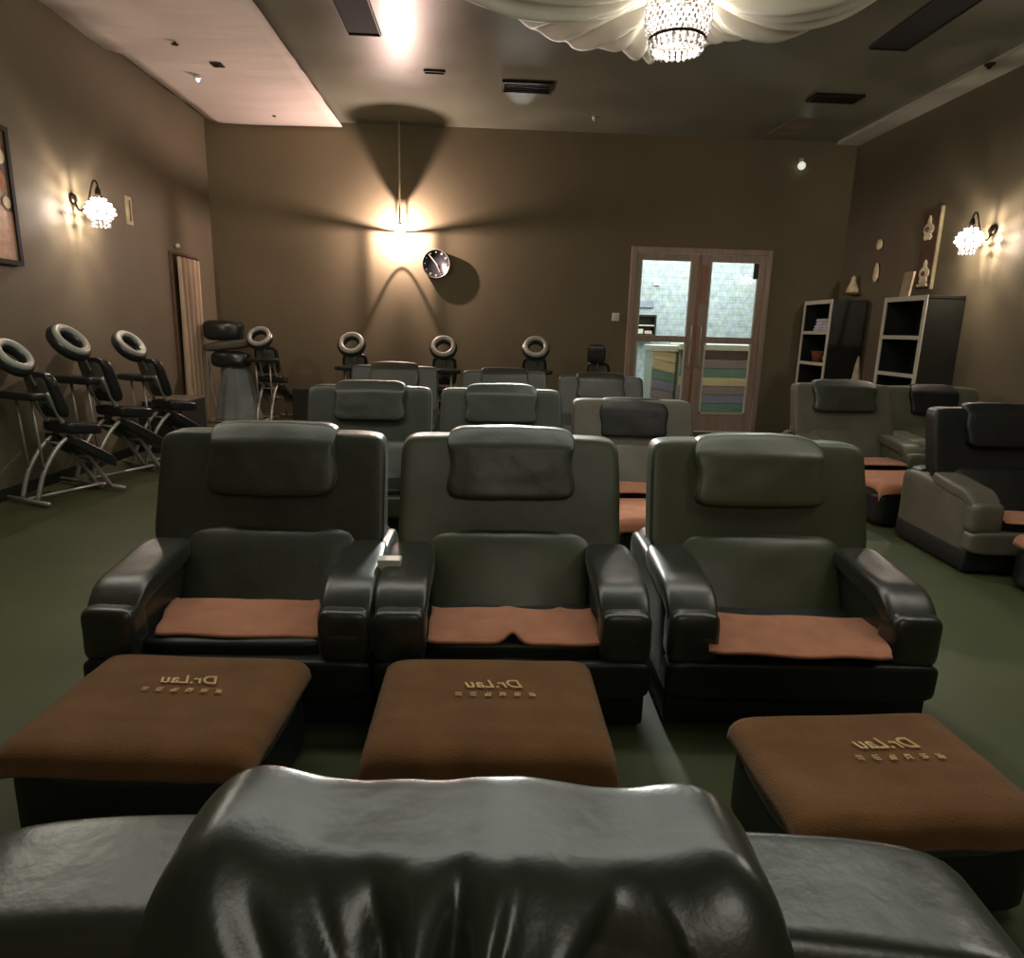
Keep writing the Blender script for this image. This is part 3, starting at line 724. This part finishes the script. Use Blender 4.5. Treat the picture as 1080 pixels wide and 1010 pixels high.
# clock standing off the wall
t = thing('wall_clock', 'round black clock with white hands standing off the back wall', 'clock', (-0.75, YB, 2.40))
mr = Matrix.Rotation(R(90), 4, 'X')
obj('case', lathe(bmesh.new(), [(0, 0), (0.19, 0), (0.2, 0.02), (0.205, 0.07), (0.19, 0.078), (0.19, 0.068), (0, 0.068)], 40, mtx=mr), M_clock, t)
obj('rim', torus(bmesh.new(), 0.197, 0.197, 0.007, (0, -0.075, 0), mr, n=40), M_metal, t)
bm = bmesh.new()
prism(bm, [(-0.006, -0.03), (0.009, -0.03), (0.006, 0.17), (-0.004, 0.17)], 'y', -0.078, -0.074)
for v in bm.verts:
    v.co = Matrix.Rotation(R(-40), 4, 'Y') @ v.co
obj('minute_hand', bm, M_plastic, t, False)
bm = bmesh.new(); prism(bm, [(-0.007, -0.02), (0.008, -0.02), (0.006, 0.13), (-0.005, 0.13)], 'y', -0.074, -0.071)
for v in bm.verts: v.co = Matrix.Rotation(R(152), 4, 'Y') @ v.co
obj('hour_hand', bm, M_plastic, t, False)
bm = bmesh.new()
for k in range(12):
    a = 2 * PI * k / 12; rr = 0.160; s_ = 0.014 if k in (1, 2, 6, 7) else 0.007
    box(bm, rr * math.sin(a) - s_, rr * math.sin(a) + s_, -0.072, -0.0685, rr * math.cos(a) - s_, rr * math.cos(a) + s_)
obj('hour_marks', bm, M_plastic, t, False)

t = thing('light_switch', 'small white switch plate on back wall left of the door', 'switch', (1.94, YB, 1.72))
obj('plate', bbox(-0.055, 0.055, -0.015, 0, -0.06, 0.06, 0.006), M_plastic, t, False); obj('rocker', bbox(-0.02, 0.02, -0.022, -0.013, -0.03, 0.03, 0.003), M_ivory, t, False)

# ------------------------------------------------------------------ shelves on the right
def shelf_unit(x0, x1, y0, y1, h, shelves, label):
    """open side faces -x"""
    t = thing('shelf_unit', label, 'shelf', ((x0 + x1) / 2, (y0 + y1) / 2, 0))
    w, d = (x1 - x0) / 2, (y1 - y0) / 2
    obj('side_panel', bbox(-w, w, -d, -d + 0.03, 0, h, 0.003), M_cabdark, t, False)
    obj('side_panel', bbox(-w, w, d - 0.03, d, 0, h, 0.003), M_cabdark, t, False)
    obj('back_panel', bbox(w - 0.02, w, -d + 0.03, d - 0.03, 0, h), M_cabdark, t, False)
    obj('top_board', bbox(-w, w, -d - 0.005, d + 0.005, h, h + 0.035, 0.003), M_cabdark, t, False)
    bm = bmesh.new(); e = 0.055
    box(bm, -w - 0.012, -w, -d, -d + e, 0, h + 0.035); box(bm, -w - 0.012, -w, d - e, d, 0, h + 0.035); box(bm, -w - 0.012, -w, -d + e, d - e, h - 0.02, h + 0.035)
    obj('front_trim', bm, M_white, t, False)
    for z in shelves:
        s_ = obj('shelf', bbox(-w, w - 0.02, -d + 0.03, d - 0.03, z - 0.02, z + 0.015), M_cabdark, t, False)
        obj('shelf_edge', bbox(-w - 0.011, -w - 0.001, -d + e, d - e, z - 0.025, z + 0.02), M_white, s_, False)
    return t
shelf_unit(4.88, 5.30, 7.48, 8.30, 1.96, [0.25, 0.66, 1.10, 1.53], 'tall dark shelf unit with white edges against the right wall')
shelf_unit(4.80, 5.28, 9.42, 10.26, 1.99, [0.3, 0.7, 1.13, 1.57], 'far narrow shelf unit with white post in the back right corner')
def stack(items):
    for nm, m_, b_, lb, ct in items:
        tag(obj(nm, bbox(*b_, 0.006), m_, None, False), lb, ct)
M_bw = mat('bluish_white_cloth', s2l(208, 212, 226), 0.8)
for k in range(4):
    tag(obj('folded_cloth', soft((5.0 - 0.0, 9.8 + 0.02 * (k % 2), 1.612 + k * 0.044), (0.3, 0.55 - 0.06 * k, 0.05), 5, 8, None, 0.006, 7, k), M_bw), 'folded bluish-white cloth on upper shelf of far unit, %s of its pile' % ['lowest', 'second from bottom', 'second from top', 'topmost'][k], 'cloth', 'folded cloths on the far shelf')
tag(obj('jug', lathe(bmesh.new(), [(0, 0), (0.06, 0), (0.075, 0.07), (0.05, 0.15), (0.04, 0.2), (0.055, 0.23), (0, 0.23)], 20), M_ivory, None, True, (4.93, 9.62, 1.145)), 'cream jug on the middle shelf of the far unit', 'jug')
tag(obj('basket', lathe(bmesh.new(), [(0, 0), (0.09, 0), (0.12, 0.16), (0.105, 0.16), (0.08, 0.02), (0, 0.02)], 20), mat('rust_basket', s2l(128, 72, 50), 0.8, bump=0.5), None, True, (4.95, 9.92, 1.145)), 'small rust-brown basket behind the cream jug', 'basket')
# things on and by the tall unit
t = thing('display_card', 'white card leaning on top of the tall shelf unit', 'card', (5.02, 8.16, 1.995))
bm = bmesh.new(); box(bm, -0.012, 0.012, -0.09, 0.09, 0, 0.30, 0.003)
for v in bm.verts: v.co.x += v.co.z * 0.1
obj('card', bm, M_ivorydim, t, False); obj('foot', bbox(-0.03, 0.05, -0.05, 0.05, 0, 0.008), M_ivorydim, t, False)
bm = bmesh.new(); prism(bm, [(-0.11, 0.0), (0.11, 0.0), (0.05, 0.30), (0.0, 0.42)], 'x', -0.01, 0.01)
tag(obj('folded_sign', bm, M_ivorydim, None, False, (4.82, 8.62, 0.86)), 'pale pointed board standing between the two shelf units', 'board')
bm = bmesh.new(); box(bm, 4.7, 4.95, 8.5, 8.75, 0, 0.86, 0.01)
tag(obj('side_cabinet', bm, M_cabdark, None, False), 'dark little cabinet between the shelf units under the pointed board', 'cabinet')

# carved panel and small ornaments on the right wall
t = thing('carved_panel', 'tall narrow brown wall panel with two ivory motifs above tall shelf', 'wall panel', (XR + 0.003, 8.28, 2.56))
obj('board', bbox(-0.03, 0, -0.15, 0.15, -0.44, 0.46, 0.006), M_brownboard, t, False)
obj('gilt_edge', bbox(-0.04, -0.0, -0.175, -0.15, -0.46, 0.48, 0.004), M_ivorydim, t, False)
def motif(parent, y, z, s):
    bm = bmesh.new()
    pts = [(0, 1.0), (0.16, 0.72), (0.14, 0.5), (0.5, 0.2), (0.55, -0.1), (0.34, -0.35), (0.45, -0.55), (0.3, -0.75), (-0.3, -0.75), (-0.45, -0.55), (-0.34, -0.35), (-0.55, -0.1), (-0.5, 0.2), (-0.14, 0.5), (-0.16, 0.72)]
    prism(bm, [(y + p[0] * s, z + p[1] * s) for p in pts], 'x', -0.05, -0.031)
    f = obj('ivory_motif', bm, M_ivory, parent, False)
    bm = bmesh.new(); bmesh.ops.create_uvsphere(bm, u_segments=10, v_segments=6, radius=s * 0.18)
    obj('motif_centre', bm, M_brownboard, f, True, (-0.05, y, z))
motif(t, 0.02, 0.24, 0.16); motif(t, -0.02, -0.27, 0.16)
obj('motif_base', bbox(-0.05, -0.031, -0.10, 0.08, -0.42, -0.39), M_ivory, t, False)
for yy, zz, s_, lb, kind in ((9.34, 2.75, 0.07, 'round ivory wall ornament, upper of the pair in right corner', 0), (9.33, 2.36, 0.10, 'oval ivory wall ornament, lower of the pair in right corner', 1)):
    bm = bmesh.new(); bmesh.ops.create_uvsphere(bm, u_segments=16, v_segments=10, radius=1)
    for v in bm.verts: v.co = Vector((v.co.x * 0.02, v.co.y * (s_ if not kind else 0.06), v.co.z * (s_ if not kind else 0.13) * (1 + 0.2 * v.co.z * kind)))
    tt = thing('wall_ornament', lb, 'ornament', (XR - 0.025, yy, zz))
    obj('medallion', bm, M_ivory, tt)
    obj('backing', bbox(-0.0, 0.024, -s_ * 0.5, s_ * 0.5, -s_ * 0.7, s_ * 0.7), M_brownboard, tt, False)
t = thing('small_figurine', 'small bell-shaped ivory ornament on a little wall bracket', 'ornament', (XR - 0.08, 9.78, 2.14))
obj('figure', lathe(bmesh.new(), [(0, 0), (0.085, 0), (0.08, 0.05), (0.04, 0.14), (0.03, 0.18), (0.035, 0.21), (0.0, 0.24)], 16), M_ivory, t)
obj('bracket', bbox(-0.09, 0.08, -0.1, 0.1, -0.03, 0), M_brownboard, t, False)

# ------------------------------------------------------------------ ceiling fittings
def cpoly(name, pts, m_, label, cat, th=0.012, group=None):
    bm = bmesh.new(); prism(bm, pts, 'z', H - th, H - 0.001)
    return tag(obj(name, bm, m_, None, False), label, cat, group)
def vent(x0, x1, y0, y1, label, m1=M_dmetal):
    t = thing('ceiling_vent', label, 'vent', ((x0 + x1) / 2, (y0 + y1) / 2, H)); w, d = (x1 - x0) / 2, (y1 - y0) / 2
    bm = bmesh.new(); e = 0.025
    box(bm, -w, w, -d, -d + e, -0.03, 0); box(bm, -w, w, d - e, d, -0.03, 0); box(bm, -w, -w + e, -d + e, d - e, -0.03, 0); box(bm, w - e, w, -d + e, d - e, -0.03, 0)
    obj('vent_frame', bm, m1, t, False)
    bm = bmesh.new(); n = max(2, int((y1 - y0) / 0.06))
    for k in range(n):
        yy = -d + e + (2 * d - 2 * e) * (k + 0.5) / n
        box(bm, -w + e, w - e, yy - 0.008, yy + 0.008, -0.024, -0.006)
    obj('slats', bm, M_dmetal, t, False)
    obj('dark_back', bbox(-w + e, w - e, -d + e, d - e, -0.004, -0.001), M_black, t, False)
def slot(x0, x1, y0, y1, label):
    t = thing('ceiling_slot', label, 'vent', ((x0 + x1) / 2, (y0 + y1) / 2, H)); w, d = (x1 - x0) / 2, (y1 - y0) / 2
    obj('dark_recess', bbox(-w, w, -d, d, -0.006, -0.001), M_black, t, False)
    bm = bmesh.new(); box(bm, -w - 0.012, -w, -d, d, -0.02, 0); box(bm, w, w + 0.012, -d, d, -0.02, 0); box(bm, -w, w, d, d + 0.012, -0.02, 0); box(bm, -w, w, -d - 0.012, -d, -0.02, 0)
    obj('slot_rim', bm, M_cabdark, t, False)
slot(-1.38, -1.08, 5.2, 7.32, 'wide black slot in the ceiling left of the drape')
slot(3.66, 4.02, 5.0, 7.1, 'long black slot in the ceiling right of the drape')
vent(0.13, 0.71, 8.38, 8.72, 'dark slatted ceiling vent between hanging lamp and chandelier')
vent(3.75, 4.33, 8.36, 8.62, 'dark slatted ceiling vent beside the pale right strip')
slot(-0.73, -0.52, 8.19, 8.25, 'tiny black slit in the ceiling over the hanging lamp')
cpoly('patch_panel', [(3.92, 9.3), (4.3, 9.3), (4.25, 10.2), (3.85, 10.2)], mat('taupe_patch', s2l(120, 110, 92)), 'pale taupe patch panel on the ceiling near back right corner', 'panel')
def small_dome(x, y, z, r, m_, name, label, cat, m2=M_plastic):
    t = thing(name, label, cat, (x, y, z))
    obj('rose', lathe(bmesh.new(), [(0, 0), (r, 0), (r * 0.9, -0.018), (0, -0.02)], 18), m2, t)
    obj('lens', lathe(bmesh.new(), [(0, -0.02), (r * 0.5, -0.022), (r * 0.35, -0.045), (0, -0.055)], 14), m_, t)
ZP = H - 0.1
small_dome(-3.27, 8.4, ZP, 0.045, M_led, 'ceiling_camera', 'ceiling sensor with glowing blue light on the pale panel', 'sensor')
t = thing('sprinkler_head', 'small dark sprinkler hanging from the pale ceiling panel', 'sprinkler', (-3.12, 7.5, ZP + 0.06))
obj('stem', tube(bmesh.new(), [(0, 0, 0), (0, 0, -0.06)], 0.012), M_dmetal, t); obj('deflector', lathe(bmesh.new(), [(0, -0.055), (0.035, -0.06), (0.035, -0.066), (0, -0.07)], 14), M_dmetal, t)
for xx, yy, lb in ((-2.92, 8.05, 'flat dark square plate on the pale ceiling panel near the blue sensor'), (-2.84, 9.75, 'flat dark square plate on the pale ceiling panel by the back wall')):
    t = thing('ceiling_plate', lb, 'plate', (xx, yy, ZP + 0.025))
    obj('plate', bbox(-0.06, 0.06, -0.06, 0.06, -0.02, 0.0, 0.004), M_cabdark, t, False); obj('boss', lathe(bmesh.new(), [(0, -0.02), (0.025, -0.02), (0.02, -0.035), (0, -0.036)], 12), M_dmetal, t)
small_dome(1.37, 9.6, H, 0.03, M_ivory, 'smoke_detector', 'tiny ivory detector on the dark ceiling beyond the chandelier', 'detector')
t = thing('emergency_lamp', 'small white globe lamp high on back wall right of the door', 'lamp', (4.5, YB, 3.93))
obj('mount', bbox(-0.03, 0.03, -0.04, 0, 0.02, 0.09, 0.004), M_ivorydim, t, False)
bm = bmesh.new(); bmesh.ops.create_uvsphere(bm, u_segments=16, v_segments=10, radius=0.055); obj('globe', bm, emis('soft_white_globe', (0.9, 0.93, 0.85), 0.7), t, True, (0, -0.06, -0.02))
small_dome(4.98, 7.25, H - 0.04, 0.05, M_dmetal, 'ceiling_camera', 'small dark fitting on the pale strip along the right wall', 'sensor', M_dmetal)

# ------------------------------------------------------------------ drape and chandelier
CX, CY = 1.42, 5.7
KEY = [(-180, 2.1), (-150, 2.2), (-90, 2.2), (-30, 2.0), (0, 1.75), (8, 1.55), (19, 1.25), (38, 1.0), (60, 0.72), (90, 0.55), (112, 0.8), (127, 1.2), (140, 1.38), (153, 1.55), (165, 1.9), (180, 2.1)]
def rth(a):
    for (a0, r0), (a1, r1) in zip(KEY, KEY[1:]):
        if a0 <= a <= a1:
            k = (a - a0) / (a1 - a0); k = k * k * (3 - 2 * k); return r0 + (r1 - r0) * k
    return 2.1
t = thing('ceiling_drape', 'white pleated fabric swagged across the ceiling around the chandelier', 'drape', (CX, CY, 0))
def drape(u, v):
    a = -180 + 360 * u; r1 = rth(a); r = 0.22 + v * (r1 - 0.22)
    th = R(a)
    low = max(0, 1 - abs((a - 85) / 75)) if a > 0 else 0
    zo = 4.21 - 0.31 * min(1, low * 1.6)
    z = 4.02 + (zo - 4.02) * v ** 1.4 - 0.22 * math.sin(v * PI) * (0.5 + 0.5 * math.sin(th * 4 + 1))
    fade = (1 - v) ** 0.7 * min(1, v * 8) + 0.12
    q = noise.noise(Vector((math.cos(th) * 7, math.sin(th) * 7, v * 0.6))) * 1.5 + 0.7 * math.sin(th * 44 + 2.5 * v + 2 * noise.noise(Vector((math.cos(th) * 2, math.sin(th) * 2, v))))
    z += 0.085 * fade * q * (0.5 + 0.8 * r)
    bend = 0.10 * math.sin(v * PI) * math.sin(th * 3)
    z = min(z, H - 0.035)
    return Vector((r * math.cos(th + bend), r * math.sin(th + bend), z))
obj('swag_cloth', sheet(drape, 420, 30, 0.004), M_drape, t)
obj('fixing_ring', torus(bmesh.new(), 0.22, 0.22, 0.02, (0, 0, 4.05)), M_dmetal, t)

t = thing('chandelier', 'round crystal bead chandelier glowing below the white drape', 'chandelier', (CX, CY, 0))
B0, B1 = 3.69, 4.08
def cr(z):
    k = (z - B0) / (B1 - B0); return 0.195 + 0.05 * math.sin(min(1, max(0, k)) * PI * 0.9 + 0.25)
bm = bmesh.new(); nr = 13
for i in range(nr):
    z = B0 + 0.03 + (B1 - B0 - 0.03) * i / (nr - 1)
    for k in range(34):
        a = 2 * PI * (k + 0.5 * (i % 2)) / 34
        q = bmesh.ops.create_icosphere(bm, subdivisions=1, radius=0.0165)
        for v in q['verts']: v.co = Vector((v.co.x, v.co.y, v.co.z * 1.15)) + Vector((cr(z) * math.cos(a), cr(z) * math.sin(a), z))
o = obj('bead_curtain', bm, M_crys, t, False); o['kind'] = 'stuff'
bm = bmesh.new()
obj('lower_hoop', torus(bmesh.new(), cr(B0) + 0.004, cr(B0) + 0.004, 0.012, (0, 0, B0 + 0.005), n=40), M_dmetal, t)
torus(bm, cr(B1), cr(B1), 0.014, (0, 0, B1 + 0.01), n=40)
tube(bm, [(0, 0, B1), (0, 0, H)], 0.015)
for k in range(4):
    a = PI / 2 * k; tube(bm, [(0, 0, B1 + 0.1), (cr(B1) * math.cos(a), cr(B1) * math.sin(a), B1 + 0.01)], 0.006, 6)
obj('hanging_frame', bm, M_dmetal, t)
bm = bmesh.new()
for k in range(26):
    a = 2 * PI * k / 26
    for zz, rr in ((B0 - 0.022, 0.20), (B0 - 0.058, 0.19)):
        q = bmesh.ops.create_icosphere(bm, subdivisions=1, radius=0.021)
        for v in q['verts']: v.co = Vector((v.co.x, v.co.y, v.co.z * 1.2)) + Vector((rr * math.cos(a), rr * math.sin(a), zz))
obj('crystal_crown', bm, M_crys, t, False)
for dx, dy in ((-0.08, -0.06), (0.09, -0.04), (0, 0.09)):
    bm = bmesh.new(); bmesh.ops.create_uvsphere(bm, u_segments=12, v_segments=8, radius=0.035)
    for v in bm.verts: v.co.z *= 1.5
    obj('bulb', bm, M_bulb, t, True, (dx, dy, B0 + 0.2))
light('chandelier_light', 'POINT', (CX, CY, B0 + 0.12), 48, (1.0, 0.92, 0.80), 0.10)

# added lights without fixtures: overhead fill, rim spots from behind, room fills
light('overhead_fill', 'AREA', (0.2, 3.3, H - 0.04), 55, (1.0, 1.0, 0.88), rot=(0, 0, 0), sx=5.5, sy=0.35)  # added overhead fill
def aim(name, loc, to, e, col, ang, rad):
    o = light(name, 'SPOT', loc, e, col); o.data.spot_size = R(ang); o.data.spot_blend = 1.0; o.data.shadow_soft_size = rad
    o.rotation_euler = (Vector(to) - Vector(loc)).to_track_quat('-Z', 'Y').to_euler(); return o
aim('rear_rim_spot', (0.4, 9.6, 3.95), (0.3, 3.0, 1.0), 1250, (0.96, 1.0, 0.92), 60, 0.35)  # unseen spot added behind the rows to rim-light the chair tops
aim('rear_rim_spot', (3.9, 9.4, 3.95), (3.2, 3.6, 0.8), 220, (0.96, 1.0, 0.92), 50, 0.3)  # second added spot, rim light for the right-hand group
light('room_fill_front', 'POINT', (0.6, -1.4, 3.0), 42, (1.0, 0.96, 0.82), 0.6)
light('room_fill_left', 'POINT', (-2.6, 3.6, 3.0), 45, (1.0, 0.96, 0.82), 0.5)
light('room_fill_right', 'POINT', (2.9, 2.0, 3.2), 50, (1.0, 0.96, 0.82), 0.5)

# ------------------------------------------------------------------ world, camera, view
w = bpy.data.worlds.new('World'); bpy.context.scene.world = w; w.use_nodes = True
w.node_tree.nodes['Background'].inputs['Color'].default_value = (0.05, 0.055, 0.05, 1)
w.node_tree.nodes['Background'].inputs['Strength'].default_value = 0.5

yaw, pit, rol, f = R(2.4776), R(12.6102), R(1.5632), 705.62
fw = Vector((math.sin(yaw) * math.cos(pit), math.cos(yaw) * math.cos(pit), -math.sin(pit)))
r0 = Vector((math.cos(yaw), -math.sin(yaw), 0)); u0 = r0.cross(fw)
rr = math.cos(rol) * r0 + math.sin(rol) * u0; uu = -math.sin(rol) * r0 + math.cos(rol) * u0
cam = bpy.data.cameras.new('Camera'); co = bpy.data.objects.new('Camera', cam); C.objects.link(co)
m3 = Matrix((rr, uu, -fw)).transposed()
co.matrix_world = Matrix.Translation((0, 0, 1.5)) @ m3.to_4x4()
cam.sensor_fit = 'HORIZONTAL'; cam.sensor_width = 36; cam.lens = 36 * f / 1080; cam.clip_start = 0.02
bpy.context.scene.camera = co
sc = bpy.context.scene
sc.view_settings.view_transform = 'Standard'; sc.view_settings.look = 'None'; sc.view_settings.exposure = 0.0
sc.cycles.max_bounces = 6; sc.cycles.use_denoising = True
sc.cycles.sample_clamp_indirect = 4

# repeats share a group
GROUPS = {'recliner_chair': 'recliners set out in rows', 'footstool': 'footstools in front of the recliners', 'massage_chair': G_MC,
          'wall_lamp': 'crystal wall lamps', 'shelf_unit': 'shelf units by the right wall', 'display_counter': 'lobby counters faced with boards',
          'ceiling_vent': 'slatted vents in the ceiling', 'ceiling_slot': 'black slots in the ceiling', 'wall_ornament': 'ivory ornaments in the right corner',
          'notice_board': 'notices on the lobby wall', 'paper_box': 'paper boxes in the lobby wall cabinet', 'ceiling_plate': 'square plates on the pale ceiling panel'}
for o in bpy.data.objects:
    k = o.name.split('.')[0]
    if o.parent is None and k in GROUPS and o.get('label'): o['group'] = GROUPS[k]
